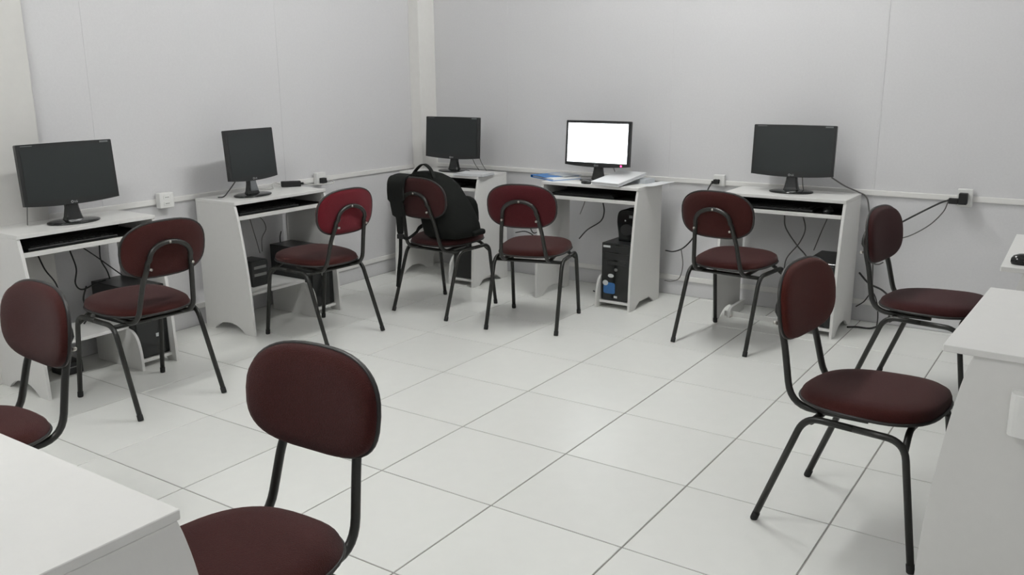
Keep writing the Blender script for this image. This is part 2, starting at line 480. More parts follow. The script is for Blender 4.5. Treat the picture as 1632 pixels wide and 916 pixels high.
def make_chair():
    root = empty('chair')
    bm = bmesh.new()
    loft_pad(bm, seat_surf, seat_outline(), [(0.93, 0.0), (0.985, 0.004), (1.0, 0.014), (1.0, 0.022), (0.975, 0.036), (0.90, 0.046), (0.72, 0.050)])
    seat = bmobj('seat', bm, FAB['maroon'], root, True)
    bm = bmesh.new()
    tube_bm(bm, [seat_surf(x * 1.0, y * 1.0, 0.010) for x, y in seat_outline()], 0.0055, 6, closed=True)
    bmesh.ops.recalc_face_normals(bm, faces=bm.faces)
    bmobj('edge_trim', bm, M['piping'], seat, True)
    bm = bmesh.new()
    bol = backrest_outline()
    loft_pad(bm, back_surf, bol, [(0.80, -0.004), (0.95, -0.001), (1.0, 0.005), (1.0, 0.016), (0.975, 0.027), (0.90, 0.034), (0.70, 0.037)])
    back = bmobj('backrest', bm, FAB['maroon'], root, True)
    bm = bmesh.new()
    tube_bm(bm, [back_surf(x, z, 0.008) for x, z in bol], 0.006, 6, closed=True)
    bmesh.ops.recalc_face_normals(bm, faces=bm.faces)
    bmobj('edge_trim', bm, M['piping'], back, True)
    # inverted-U tube carrying the backrest; its feet bend forward under the seat
    yb = BACK_Y - 0.004 - TR
    pth = []
    half = [(-0.122, 0.06, 0.402), (-0.138, -0.182, 0.396), (-0.118, -0.222, 0.58), (-0.104, yb + 0.008, 0.65), (-0.100, yb + 0.002, 0.71)]
    left = fillet_path(half, [0.075, 0.03, 0.03], 7)
    arch = []
    for k in range(0, 13):
        a = PI - PI * k / 12
        arch.append(Vector((0.098 * math.cos(a), yb - 0.006, 0.685 + 0.066 * math.sin(a))))
    left = [p for p in left if p.z < 0.678]
    right = [Vector((-p.x, p.y, p.z)) for p in reversed(left)]
    tube('back_support', left + arch + right, TR, M['steel'], root, 10)
    for x, z in ((-0.100, -0.075), (0.100, -0.075), (0.0, 0.03)):
        bm = bmesh.new()
        p = Vector((x, yb - TR - 0.006, BACK_Z + z))
        tube_bm(bm, [p + Vector((0, 0.012, 0)), p + Vector((0, 0.001, 0)), p - Vector((0, 0.002, 0))], [0.0065, 0.0065, 0.003], 8)
        bmesh.ops.recalc_face_normals(bm, faces=bm.faces)
        bmobj('screw', bm, M['screw'], back, True)
    RZ = 0.396
    for sx in (-1, 1):
        for sy in (-1, 1):
            foot = Vector((0.210 * sx, 0.25 * sy, 0.0))
            topy = -0.105 if sy < 0 else 0.195
            pth = fillet_path([foot + Vector((0, 0, 0.004)), (0.203 * sx, topy, RZ), (0.203 * sx, 0.045, RZ)], 0.055, 8)
            leg = tube('leg', pth, TR, M['steel'], root, 10)
            d = (Vector((0.203 * sx, topy, RZ)) - foot).normalized()
            bm = bmesh.new()
            tube_bm(bm, [foot, foot + d * 0.004, foot + d * 0.026, foot + d * 0.028], [0.0112, 0.0127, 0.0127, 0.0116], 10)
            for v in bm.verts: v.co.z = max(v.co.z, 0.0)
            bmesh.ops.recalc_face_normals(bm, faces=bm.faces)
            bmobj('foot_cap', bm, M['rubber'], leg, True)
    tube('cross_bar', [Vector((-0.203, -0.085, RZ - 0.012)), Vector((0.203, -0.085, RZ - 0.012))], TR * 0.92, M['steel'], root, 10)
    tube('cross_bar', fillet_path([(-0.204, 0.196, RZ - 0.038), (-0.135, 0.185, RZ + 0.014), (0.135, 0.185, RZ + 0.014), (0.204, 0.196, RZ - 0.038)], 0.03, 4), TR * 0.92, M['steel'], root, 10)
    return root
chair0 = make_chair()
chair_specs = [
    ('c1', -1.435, -0.983, 87.5, 'maroon', 'maroon padded chair tucked at the leftmost desk, its back bracket towards the viewer'),
    ('c2', -1.495, 0.175, 88, 'crimson', 'brightest crimson chair, pulled up to the desk with the squarer monitor'),
    ('c3', -1.2625, 0.985, -1.5, 'dark', 'dark maroon chair with a black backpack leaning on it'),
    ('c4', -0.616, 1.010, 15, 'wine', 'red padded chair standing in front of the lit monitor'),
    ('c5', 0.481, 1.296, -5.5, 'maroon', 'maroon chair with its back to the viewer at the rightmost monitor on the far wall'),
    ('cR', 1.555, -0.425, -97.5, 'rust', 'large chair with rust-red backrest beside the foreground desk on the right'),
    ('cR2', 1.514, 0.903, -98, 'dark', 'dark maroon chair seen from the side near the wall plug on the right'),
    ('cF', 0.68, -2.145, 182, 'maroon', 'largest maroon chair, in the foreground facing the lower left desk'),
    ('c0', -0.505, -2.147, 177, 'maroon', 'maroon chair cut off by the left edge, seat behind the foreground desk top'),
]
chairs = {}
fab_mesh = {}
for idx, (key, x, y, th, fab, label) in enumerate(chair_specs):
    c = chair0 if idx == 0 else copy_tree(chair0)
    c.location = (x, y, 0)
    c.rotation_euler = (0, 0, math.radians(th))
    tag(c, label, 'chair', 'red padded chairs with black tube frames')
    chairs[key] = (c, fab)
for key, (c, fab) in chairs.items():
    if fab == 'maroon': continue
    for ch in c.children:
        nm = ch.name.split('.')[0]
        if nm == 'backrest' or (nm == 'seat' and fab in ('dark',)):
            if (nm, fab) not in fab_mesh:
                me = ch.data.copy()
                me.materials.clear()
                me.materials.append(FAB[fab])
                fab_mesh[(nm, fab)] = me
            ch.data = fab_mesh[(nm, fab)]

# ------------------------------------------------------------------ monitors
def make_monitor(lit=False, stickers=True, W=0.46, H=0.285):
    """front faces -y, origin on the desk under the neck."""
    root = empty('monitor')
    zc0, zc1 = 0.098, 0.098 + H - 0.005
    h = W / 2
    def bottom(x): return zc0 - 0.012 * (1 - (x / h) ** 2)
    N = 14
    out = [(-h + 2 * h * k / N, bottom(-h + 2 * h * k / N)) for k in range(N + 1)]
    out += [(h - 0.001, zc1 - 0.004), (h - 0.005, zc1)]
    out += [(0.03, zc1 + 0.001), (-0.03, zc1 + 0.001), (-h + 0.005, zc1), (-h + 0.001, zc1 - 0.004)]
    tilt = Matrix.Translation((0, 0, 0.1)) @ Matrix.Rotation(math.radians(-4), 4, 'X') @ Matrix.Translation((0, 0, -0.1))
    def T(o):
        o.data.transform(tilt)
        return o
    bez = T(prism('housing', out, 'y', -0.055, -0.030, M['black'], root, 0.002))
    T(prism('rear_cover', rrect(-h + 0.03, h - 0.03, zc0 + 0.02, zc1 - 0.025, 0.03), 'y', -0.031, 0.005, M['black'], root, 0.006))
    T(box('screen', (-h + 0.017, h - 0.017, -0.0565, -0.0545, zc0 + 0.018, zc1 - 0.016), M['lit'] if lit else M['screen'], root))
    # maker's mark in the middle of the lower frame
    mt = tilt @ Matrix.Translation((0.008, -0.0558, zc0 - 0.004)) @ Matrix.Rotation(PI / 2, 4, 'X')
    lg = text_mesh('logo', 'LG', 0.013, M['logo'], bez, mt)
    bm = bmesh.new()
    ring = [Vector((-0.010 + 0.0052 * math.cos(2 * PI * k / 16), -0.0560, zc0 + 0.0005 + 0.0052 * math.sin(2 * PI * k / 16))) for k in range(16)]
    tube_bm(bm, ring, 0.0011, 5, closed=True)
    for v in bm.verts: v.co = tilt @ v.co
    bmobj('logo_ring', bm, M['logo'], bez, True)
    if stickers:
        T(box('sticker', (h - 0.062, h - 0.020, -0.0562, -0.0548, zc1 - 0.0125, zc1 - 0.0045), M['dimlabel'], bez))
        T(box('printed_line', (-h + 0.022, -h + 0.075, -0.0560, -0.0548, zc1 - 0.0095, zc1 - 0.0065), M['dimlabel'], bez))
    if lit:
        bm = bmesh.new()
        p = Vector((h - 0.055, -0.0555, zc0 + 0.004))
        tube_bm(bm, [p + Vector((0, 0.002, 0)), p, p - Vector((0, 0.0025, 0))], [0.006, 0.006, 0.003], 8)
        for v in bm.verts: v.co = tilt @ v.co
        bmesh.ops.recalc_face_normals(bm, faces=bm.faces)
        bmobj('power_light', bm, M['led'], bez, True)['label'] = 'glowing red power light'
    # neck, flared towards the foot
    bm = bmesh.new()
    rows = [(0.006, 0.046, -0.052, -0.004), (0.03, 0.038, -0.046, -0.010), (0.07, 0.031, -0.040, -0.012), (0.115, 0.029, -0.034, -0.010)]
    rings = []
    for z, hw, ya, yb in rows:
        rings.append([bm.verts.new(c) for c in ((-hw, ya + 0.008, z), (-hw + 0.008, ya, z), (hw - 0.008, ya, z), (hw, ya + 0.008, z), (hw, yb, z), (-hw, yb, z))])
    for a, b in zip(rings[:-1], rings[1:]):
        for k in range(6): bm.faces.new((a[k], a[(k + 1) % 6], b[(k + 1) % 6], b[k]))
    bm.faces.new(rings[-1])
    bm.faces.new(list(reversed(rings[0])))
    bmesh.ops.recalc_face_normals(bm, faces=bm.faces)
    bmobj('neck', bm, M['gloss'], root)
    # oval foot
    bm = bmesh.new()
    ell = [(0.125 * math.cos(2 * PI * k / 36), -0.028 + 0.085 * math.sin(2 * PI * k / 36)) for k in range(36)]
    rr = []
    for sc, z in ((0.96, 0.0), (1.0, 0.004), (0.985, 0.009), (0.90, 0.012), (0.4, 0.016)):
        rr.append([bm.verts.new((x * sc, -0.028 + (y + 0.028) * sc, z)) for x, y in ell])
    for a, b in zip(rr[:-1], rr[1:]):
        for k in range(36): bm.faces.new((a[k], a[(k + 1) % 36], b[(k + 1) % 36], b[k]))
    bm.faces.new(rr[-1])
    bm.faces.new(list(reversed(rr[0])))
    bmesh.ops.recalc_face_normals(bm, faces=bm.faces)
    bmobj('foot', bm, M['gloss'], root, True)
    return root
mon = make_monitor()
mon_specs = [
    (-2.018, -0.940, 88, 'wide dark monitor on the leftmost desk'),
    (-1.762, 1.775, 1.5, 'dark monitor standing in front of the white corner column'),
    (0.604, 1.872, 3, 'dark monitor on the right of the far wall'),
]
for i, (x, y, a, label) in enumerate(mon_specs):
    m = mon if i == 0 else copy_tree(mon)
    m.location = (x, y, DH)
    m.rotation_euler = (0, 0, math.radians(a))
    tag(m, label, 'monitor', 'flat monitors')
msq = make_monitor(stickers=False, W=0.37)
msq.location = (-2.02, 0.140, DH)
msq.rotation_euler = (0, 0, math.radians(95))
tag(msq, 'squarer dark monitor on its desk beside a black power adapter', 'monitor', 'flat monitors')
mlit = make_monitor(lit=True, stickers=False)
mlit.location = (-0.603, 1.781, DH)
mlit.rotation_euler = (0, 0, math.radians(0.5))
tag(mlit, 'monitor with a glowing white screen and a red power light', 'monitor', 'flat monitors')

# ------------------------------------------------------------------ computers, keyboards, mice
def make_tower(W=0.175, Hh=0.365, Dp=0.36):
    """front faces -y; origin at the bottom, middle of the front."""
    root = empty('computer_tower')
    h = W / 2
    body = box('case', (-h, h, 0.012, Dp, 0.004, Hh), M['black'], root, 0.003)
    fr = box('front_panel', (-h, h, 0.0, 0.0115, 0.004, Hh), M['gloss'], root, 0.004)
    for k in range(2):
        z = Hh - 0.035 - 0.047 * k
        box('drive_bay', (-h + 0.012, h - 0.012, -0.002, 0.001, z - 0.020, z + 0.020), M['black'], fr, 0.001, 1)
    box('card_slot', (-h + 0.03, h - 0.03, -0.002, 0.001, Hh - 0.135, Hh - 0.115), M['black'], fr, 0.001, 1)
    bm = bmesh.new()
    p = Vector((0, -0.001, Hh - 0.165))
    tube_bm(bm, [p + Vector((0, 0.003, 0)), p, p - Vector((0, 0.002, 0))], [0.010, 0.010, 0.007], 12)
    bmesh.ops.recalc_face_normals(bm, faces=bm.faces)
    bmobj('power_button', bm, M['metalgrey'], fr, True)
    for sx in (-1, 1):
        for yy in (0.03, Dp - 0.05):
            box('foot', (sx * (h - 0.025) - 0.012, sx * (h - 0.025) + 0.012, yy, yy + 0.024, 0.0, 0.0045), M['rubber'], root)
    return root
tower0 = make_tower()
tw_label = {'d1': 'black computer tower under the leftmost desk, small pale stickers low on its front',
            'd2': 'black computer tower under the desk with the squarer monitor',
            'd3': 'black computer tower under the corner desk, below the backpack chair',
            'd4': 'black computer tower with a blue sticker under the lit monitor desk',
            'd5': 'black computer tower mostly hidden under the right far-wall desk'}
towers = {}
for i, k in enumerate(('d1', 'd2', 'd3', 'd4', 'd5')):
    t = tower0 if i == 0 else copy_tree(tower0)
    hx = 0.240 if k != 'd3' else 0.243
    t.location = L2W(k, hx, 0.045, 0.0452)
    t.rotation_euler = (0, 0, desks[k].rotation_euler.z)
    tag(t, tw_label[k], 'computer', 'black computer towers')
    towers[k] = t
towers['d4'].location = L2W('d4', 0.224, 0.045, 0.0452)
towers['d4'].scale = (1.14, 1, 1)
f4 = [c for c in towers['d4'].children if c.name.startswith('front_panel')][0]
box('label_sticker', (-0.078, -0.035, -0.0026, -0.0021, 0.337, 0.350), M['whitestick'], f4)['label'] = 'white label strip'
prism('square_sticker', rrect(-0.074, -0.004, 0.045, 0.115, 0.012), 'y', -0.0010, -0.0002, M['bluestick'], f4)['label'] = 'blue rounded square sticker'
prism('round_sticker', [(-0.062 + 0.017 * math.cos(2 * PI * k / 18), 0.112 + 0.017 * math.sin(2 * PI * k / 18)) for k in range(18)], 'y', -0.0020, -0.0012, M['whitestick'], f4)['label'] = 'round pale sticker'
prism('oval_sticker', [(-0.030 + 0.018 * math.cos(2 * PI * k / 18), 0.160 + 0.012 * math.sin(2 * PI * k / 18)) for k in range(18)], 'y', -0.0010, -0.0002, M['whitestick'], f4)['label'] = 'small silver oval sticker'
box('small_sticker', (-0.010, 0.010, -0.0010, -0.0002, 0.020, 0.034), M['whitestick'], f4)['label'] = 'small white sticker'
f1 = [c for c in towers['d1'].children if c.name.startswith('front_panel')][0]
box('small_sticker', (0.015, 0.035, -0.0010, -0.0002, 0.10, 0.118), M['whitestick'], f1)['label'] = 'small white sticker'
box('small_sticker', (0.045, 0.056, -0.0010, -0.0002, 0.105, 0.120), M['whitestick'], f1)['label'] = 'small white sticker'

# upright black speaker on the lit-monitor computer
sp = empty('speaker', L2W('d4', 0.250, 0.13, 0.4108))
sp.scale = (1.25, 1, 1)
tag(sp, 'black rounded speaker standing on the computer with the blue sticker', 'speaker')
bm = bmesh.new()
ol = [(v.x, v.y) for v in smooth_path([(-0.045, 0, 0), (-0.048, 0.05, 0), (-0.056, 0.12, 0), (-0.050, 0.175, 0), (-0.025, 0.198, 0), (0.02, 0.200, 0), (0.045, 0.185, 0), (0.05, 0.12, 0), (0.048, 0.05, 0), (0.045, 0, 0)], 4)]
prism('cabinet', ol, 'y', 0.0, 0.11, M['gloss'], sp, 0.005)
bm.free()
prism('driver_ring', [(0.035 * math.cos(2 * PI * k / 24), 0.075 + 0.035 * math.sin(2 * PI * k / 24)) for k in range(24)], 'y', -0.003, 0.002, M['rubber'], sp, 0.001)
box('badge', (0.012, 0.030, -0.002, 0.001, 0.150, 0.166), M['dimlabel'], sp)
box('power_light', (-0.012, -0.006, -0.002, 0.001, 0.128, 0.136), M['whitestick'], sp)

# battery backup on the foot shelf of the second desk
ups = empty('voltage_regulator', L2W('d2', -0.105, 0.20, 0.2214), PI / 2)
tag(ups, 'black voltage regulator box with silver stripes on the foot shelf', 'voltage box')
box('case', (-0.06, 0.06, 0.0, 0.14, 0.0, 0.155), M['black'], ups, 0.008)
for z in (0.062, 0.105):
    box('stripe', (-0.045, 0.045, -0.002, 0.002, z, z + 0.016), M['metalgrey'], ups, 0.001, 1)
rg = empty('voltage_regulator', (-2.02, -1.02, 0.0003), PI / 2)
rg.scale = (1, 1, 0.7)
tag(rg, 'small dark box on the floor under the leftmost desk', 'voltage box')
box('case', (-0.05, 0.05, 0.0, 0.12, 0.0, 0.09), M['black'], rg, 0.006)
box('stripe', (-0.03, 0.03, -0.0015, 0.001, 0.05, 0.058), M['metalgrey'], rg)

def make_keyboard():
    root = empty('keyboard')
    box('base', (-0.22, 0.22, 0.0, 0.15, 0.0, 0.016), M['black'], root, 0.004)
    bm = bmesh.new()
    for r in range(5):
        for c in range(18):
            x = -0.205 + c * 0.0229
            bx(bm, x, x + 0.019, 0.012 + r * 0.026, 0.034 + r * 0.026, 0.015, 0.023)
    k = bmobj('keys', bm, M['rubber'], root)
    k['kind'] = 'stuff'
    return root
kb0 = make_keyboard()
for i, k in enumerate(('d1', 'd2', 'd3', 'd4', 'd5')):
    t = kb0 if i == 0 else copy_tree(kb0)
    t.location = L2W(k, -0.06, 0.125, 0.6663)
    t.rotation_euler = (0, 0, desks[k].rotation_euler.z)
    tag(t, {'d1': 'black keyboard in the tray slot of the leftmost desk', 'd2': 'black keyboard in the tray below the squarer monitor',
            'd3': 'black keyboard in the tray of the corner desk', 'd4': 'black keyboard in the tray below the lit screen',
            'd5': 'black keyboard in the tray of the right far-wall desk'}[k], 'keyboard', 'black keyboards in desk trays')
def mouse(loc, rz, label, grey=False):
    root = empty('computer_mouse', loc, rz)
    bm = bmesh.new()
    rr = []
    for sc, z in ((0.93, 0.0), (1.0, 0.008), (0.97, 0.020), (0.80, 0.031), (0.45, 0.037), (0.12, 0.0385)):
        rr.append([bm.verts.new((0.031 * sc * math.copysign(abs(math.cos(2 * PI * k / 24)) ** 0.8, math.cos(2 * PI * k / 24)), 0.052 * sc * math.sin(2 * PI * k / 24) - 0.006 * (1 - sc), z)) for k in range(24)])
    for a, b in zip(rr[:-1], rr[1:]):
        for k in range(24): bm.faces.new((a[k], a[(k + 1) % 24], b[(k + 1) % 24], b[k]))
    bm.faces.new(rr[-1])
    bm.faces.new(list(reversed(rr[0])))
    bmesh.ops.recalc_face_normals(bm, faces=bm.faces)
    bmobj('shell', bm, M['gloss'], root, True)
    bm = bmesh.new()
    tube_bm(bm, [Vector((-0.004, 0.028, 0.030)), Vector((0.004, 0.028, 0.030))], 0.008, 10)
    bmobj('wheel', bm, M['metalgrey'], root, True)
    tag(root, label, 'mouse', 'computer mice')
    return root
mouse((1.905, 0.355, DH), math.radians(-75), 'black mouse on the desk corner at the right edge')
mouse(tuple(L2W('d4', -0.035, 0.118, DH)), math.radians(80), 'small dark mouse in front of the lit monitor foot').scale = (0.7, 0.7, 0.6)
mouse(tuple(L2W('d5', 0.235, 0.16, 0.6664)), 0.0, 'dark mouse at the right end of the tray on the far-wall desk')

# ------------------------------------------------------------------ papers and folders
fo = empty('folder', (-0.905, 1.757, DH + 0.0005), math.radians(-27))
tag(fo, 'blue plastic document folder overhanging the left end of the lit monitor desk', 'folder')
box('back_cover', (-0.155, 0.115, -0.115, 0.115, 0.0, 0.003), M['blue'], fo)
box('sheets', (-0.145, 0.115, -0.105, 0.105, 0.0032, 0.014), M['paper'], fo)
prism('front_cover', [(-0.155, -0.115), (0.02, -0.115), (0.08, 0.115), (-0.155, 0.115)], 'z', 0.0142, 0.0172, M['blue'], fo)
box('spine', (-0.158, -0.1552, -0.115, 0.115, 0.0, 0.0172), M['blue'], fo)
pp = box('paper_stack', (-0.09, 0.09, -0.07, 0.07, 0.0, 0.005), M['greypaper'])
pp.location = (-0.885, 1.81, DH + 0.0182)
pp.rotation_euler = (0, 0, math.radians(-20))
tag(pp, 'pale grey papers lying on the blue folder', 'papers')
pp2 = box('paper_stack', (-0.10, 0.10, 0.02, 0.13, 0.0, 0.026), M['greypaper'])
pp2.location = (-0.375, 1.755, DH + 0.0005)
pp2.rotation_euler = (0, 0, math.radians(-6))
tag(pp2, 'grey papers under the white binder on the lit monitor desk', 'papers')
bi = empty('binder', (-0.425, 1.70, DH + 0.0165), math.radians(-9))
tag(bi, 'white covered binder lying tilted right of the lit monitor', 'binder')
for nm, dims, mm in (('bottom_cover', (-0.105, 0.105, -0.15, 0.15, 0.0, 0.003), M['binder']), ('sheets', (-0.100, 0.100, -0.146, 0.146, 0.0032, 0.017), M['paper']), ('top_cover', (-0.105, 0.105, -0.15, 0.15, 0.0172, 0.0202), M['binder'])):
    box(nm, dims, mm, bi, 0.0008, 1)
bi.rotation_euler = (math.radians(8.5), 0, math.radians(-9))
bi.location.z = DH + 0.0238
sh = bmesh.new()
NX = 8
vr = []
for k in range(NX + 1):
    t = k / NX
    vr.append([(-0.06 + 0.12 * t, y, 0.0008 + 0.02 * max(0, t - 0.35) ** 2) for y in (-0.14, 0.14)])
for dz in (0.0, 0.0012):
    pass
top = [[sh.verts.new((a[0], a[1], a[2] + 0.0012)) for a in r] for r in vr]
bot = [[sh.verts.new(a) for a in r] for r in vr]
for k in range(NX):
    sh.faces.new((top[k][0], top[k + 1][0], top[k + 1][1], top[k][1]))
    sh.faces.new((bot[k][0], bot[k][1], bot[k + 1][1], bot[k + 1][0]))
    sh.faces.new((top[k][0], bot[k][0], bot[k + 1][0], top[k + 1][0]))
    sh.faces.new((top[k][1], top[k + 1][1], bot[k + 1][1], bot[k][1]))
sh.faces.new((top[0][0], top[0][1], bot[0][1], bot[0][0]))
sh.faces.new((top[NX][0], bot[NX][0], bot[NX][1], top[NX][1]))
so = bmobj('paper_sheet', sh, M['paper'])
so.location = (-0.20, 1.80, DH)
so.rotation_euler = (0, 0, math.radians(-4))
tag(so, 'white paper sheet curling over the right end of the lit monitor desk', 'paper')
nb = empty('notebook', (-1.505, 1.640, DH + 0.0005), math.radians(6))
tag(nb, 'white notebook lying in front of the corner desk monitor', 'notebook')
box('cover', (-0.115, 0.115, -0.085, 0.085, 0.0, 0.002), M['greypaper'], nb)
box('pages', (-0.113, 0.113, -0.083, 0.083, 0.0022, 0.012), M['paper'], nb)
box('cover', (-0.115, 0.115, -0.085, 0.085, 0.0122, 0.0142), M['binder'], nb)

# ------------------------------------------------------------------ outlets, plugs, adapter
def outlet(loc, rz, label, w=0.075, hh=0.075, d=0.035, holes=1):
    """front faces -y, back on the wall at y=0."""
    root = empty('wall_outlet', loc, rz)
    box('box', (-w / 2, w / 2, -d, -0.0005, -hh / 2, hh / 2), M['outlet'], root, 0.005)
    n = 2 if holes == 2 else 1
    for k in range(n):
        z = (0.017 if k == 0 else -0.017) if n == 2 else 0.0
        r = box('socket', (-0.022, 0.022, -d - 0.002, -d + 0.001, z - 0.011, z + 0.011), M['outlet'], root, 0.003)
        for x in (-0.009, 0.0, 0.009):
            box('hole', (x - 0.0022, x + 0.0022, -d - 0.0024, -d - 0.0012, z - 0.0022, z + 0.0022), M['rubber'], r)
    return tag(root, label, 'outlet', 'white wall outlets')
outlet((XL + 0.0145, -0.285, 0.765), PI / 2, 'white double wall outlet beside the leftmost desk', w=0.09, hh=0.085, d=0.04, holes=2)
outlet((XL + 0.0145, 0.885, 0.765), PI / 2, 'white wall outlet with a plug beside the crimson chair', w=0.08, hh=0.08, d=0.035)
outlet((0.105, YB - 0.0145, 0.775), 0, 'white wall outlet left of the far-wall desk monitor', w=0.07, hh=0.07, d=0.03)
outlet((1.483, YB - 0.0145, 0.765), 0, 'white wall outlet holding the angled black plug', w=0.075, hh=0.095, d=0.03)

def plug(name, loc, rz, label, dims, m=None):
    root = empty(name, loc, rz)
    for nm, dd in dims: box(nm, dd, m or M['rubber'], root, 0.004)
    return tag(root, label, 'plug', 'power plugs')
plug('power_plug', (1.478, YB - 0.0472, 0.765), 0, 'angled black power plug in the right wall outlet',
     [('plug_head', (-0.02, 0.022, -0.04, 0.0, -0.032, 0.028)), ('plug_arm', (-0.068, -0.0205, -0.036, -0.006, -0.032, -0.002))])
plug('power_plug', (0.098, YB - 0.0472, 0.770), 0, 'black plug in the outlet left of the far-wall monitor',
     [('plug_head', (-0.016, 0.016, -0.034, 0.0, -0.014, 0.014)), ('cord_grip', (-0.030, -0.0165, -0.028, -0.010, -0.016, 0.004))])
plug('power_plug', (XL + 0.0525, 0.878, 0.758), PI / 2, 'black plug in the outlet beside the crimson chair',
     [('plug_head', (-0.017, 0.020, -0.034, 0.0, -0.020, 0.014)), ('cord_grip', (0.0205, 0.032, -0.026, -0.008, -0.018, -0.004))])
ad = empty('power_adapter', (-2.115, 0.545, DH + 0.0003), math.radians(52))
tag(ad, 'black power adapter brick on the desk beside the squarer monitor', 'adapter')
box('brick', (-0.06, 0.06, -0.025, 0.025, 0.0, 0.034), M['rubber'], ad, 0.005)
box('strain_relief', (0.0602, 0.078, -0.007, 0.007, 0.010, 0.024), M['rubber'], ad, 0.003)

# white bracket on the foreground desk side
br = empty('plastic_bracket', L2W('r1', 0.3652, 0.213, 0.61), math.radians(-2))
tag(br, 'white plastic bracket on the side of the large right desk', 'bracket')
prism('cover', [(v.x, v.y) for v in smooth_path([(-0.030, 0.0, 0), (-0.034, -0.020, 0), (-0.022, -0.036, 0), (0.02, -0.040, 0), (0.05, -0.036, 0), (0.05, 0.0, 0)], 4)], 'z', -0.055, 0.055, M['outlet'], br, 0.002)
box('flange', (-0.036, 0.056, -0.0012, -0.0002, -0.06, 0.06), M['outlet'], br)

# ------------------------------------------------------------------ cables
def cable(pts, r, m, label, n=6):
    bm = bmesh.new()
    tube_bm(bm, smooth_path(pts, n), r, 6)
    bmesh.ops.recalc_face_normals(bm, faces=bm.faces)
    o = bmobj('cable', bm, m, None, True)
    return tag(o, label, 'cable', 'loose cables')
def LW(key, pts): return [tuple(L2W(key, *p)) for p in pts]
C, Gc, Wc = M['cable'], M['gcable'], M['wcable']
cable(LW('d1', [(-0.10, 0.40, 0.59), (-0.09, 0.37, 0.52), (-0.055, 0.35, 0.44), (-0.05, 0.34, 0.33), (-0.05, 0.34, 0.232)]), 0.004, C, 'black cable hanging farthest left under the leftmost desk')
cable(LW('d1', [(0.06, 0.40, 0.59), (0.06, 0.36, 0.50), (0.035, 0.34, 0.43), (0.06, 0.33, 0.395), (0.13, 0.33, 0.41), (0.19, 0.33, 0.418)]), 0.004, C, 'looping black cable reaching the top of the leftmost computer')
cable(LW('d1', [(0.22, 0.40, 0.59), (0.20, 0.37, 0.52), (0.215, 0.35, 0.46), (0.22, 0.34, 0.417)]), 0.0035, C, 'thin cable dropping straight to the leftmost computer')
cable(LW('d1', [(0.13, 0.40, 0.59), (0.18, 0.38, 0.54), (0.24, 0.37, 0.48), (0.30, 0.36, 0.42)]), 0.0035, C, 'slanting cable above the leftmost computer')
cable(LW('d1', [(0.10, 0.36, 0.40), (0.06, 0.33, 0.34), (0.075, 0.31, 0.27), (0.03, 0.30, 0.228)]), 0.0045, C, 'black cable curling left of the leftmost computer onto the foot shelf')
cable(LW('d2', [(-0.20, 0.40, 0.59), (-0.17, 0.37, 0.56), (-0.11, 0.35, 0.50), (-0.105, 0.34, 0.42), (-0.115, 0.33, 0.383)]), 0.004, C, 'black cable drooping to the voltage box under the second desk')
cable(LW('d2', [(0.02, 0.41, 0.59), (0.03, 0.40, 0.52), (0.045, 0.395, 0.45), (0.06, 0.39, 0.37)]), 0.0025, Gc, 'thin grey cable hanging straight under the second desk')
cable(LW('d2', [(0.08, 0.41, 0.60), (0.115, 0.40, 0.56), (0.12, 0.39, 0.51), (0.08, 0.385, 0.46), (0.07, 0.38, 0.38)]), 0.0025, Gc, 'thin grey cable bowed sideways under the second desk')
cable(LW('d2', [(0.235, 0.385, 0.48), (0.215, 0.375, 0.45), (0.20, 0.36, 0.418)]), 0.004, C, 'short black cable rising from the second computer')
cable([(-2.150, 0.490, 0.775), (-2.165, 0.455, 0.785), (-2.12, 0.40, 0.772), (-2.11, 0.39, 0.760), (-2.16, 0.33, 0.76), (-2.20, 0.36, 0.762)], 0.003, Wc, 'pale cable looping from the adapter behind the squarer monitor')
cable([(-2.066, 0.607, 0.772), (-2.04, 0.645, 0.762), (-1.99, 0.72, 0.7595), (-2.00, 0.80, 0.76), (-2.08, 0.86, 0.765), (-2.155, 0.906, 0.748)], 0.0035, Wc, 'white cable from the adapter to the plug beside the crimson chair')
cable([(-1.93, -0.02, 0.86), (-1.955, -0.05, 0.81), (-2.0, -0.055, 0.772), (-2.07, -0.04, 0.7605)], 0.0035, C, 'black cable drooping below the left corner of the squarer monitor')
for dx, lab in ((-0.19, 'left'), (0.055, 'right')):
    cable([(-2.02, -0.945 + dx, 0.87), (-2.035, -0.945 + dx, 0.81), (-2.06, -0.945 + dx * 0.96, 0.7605)], 0.0022, Gc, 'thin cable hanging below the leftmost monitor, %s of its neck' % lab)
for dx in (0.09, 0.155):
    cable([(-1.765 + dx, 1.84, 0.87), (-1.765 + dx + 0.02, 1.85, 0.81), (-1.765 + dx + 0.05, 1.865, 0.7590)], 0.0025, Gc, 'cable below the corner desk monitor, %s of two' % ('left' if dx < 0.1 else 'right'))
cable([(-0.55, 1.85, 0.87), (-0.535, 1.855, 0.81), (-0.50, 1.865, 0.7590)], 0.0025, Gc, 'grey cable behind the lit monitor neck')
cable(LW('d3', [(0.13, 0.39, 0.62), (0.16, 0.37, 0.55), (0.20, 0.36, 0.46), (0.21, 0.34, 0.417)]), 0.0035, C, 'cable dropping behind the backpack under the corner desk')
cable([(-1.40, 1.98, 0.42), (-1.28, 1.96, 0.40), (-1.22, 1.95, 0.33), (-1.13, 1.95, 0.37), (-1.02, 1.93, 0.36), (-0.98, 1.92, 0.45)], 0.004, C, 'tangled black cable behind the red chair, upper strand')
cable([(-1.40, 1.99, 0.31), (-1.30, 1.97, 0.33), (-1.21, 1.95, 0.30), (-1.17, 1.95, 0.20), (-1.05, 1.96, 0.05), (-0.97, 1.95, 0.008)], 0.004, C, 'tangled black cable behind the red chair, lower strand')
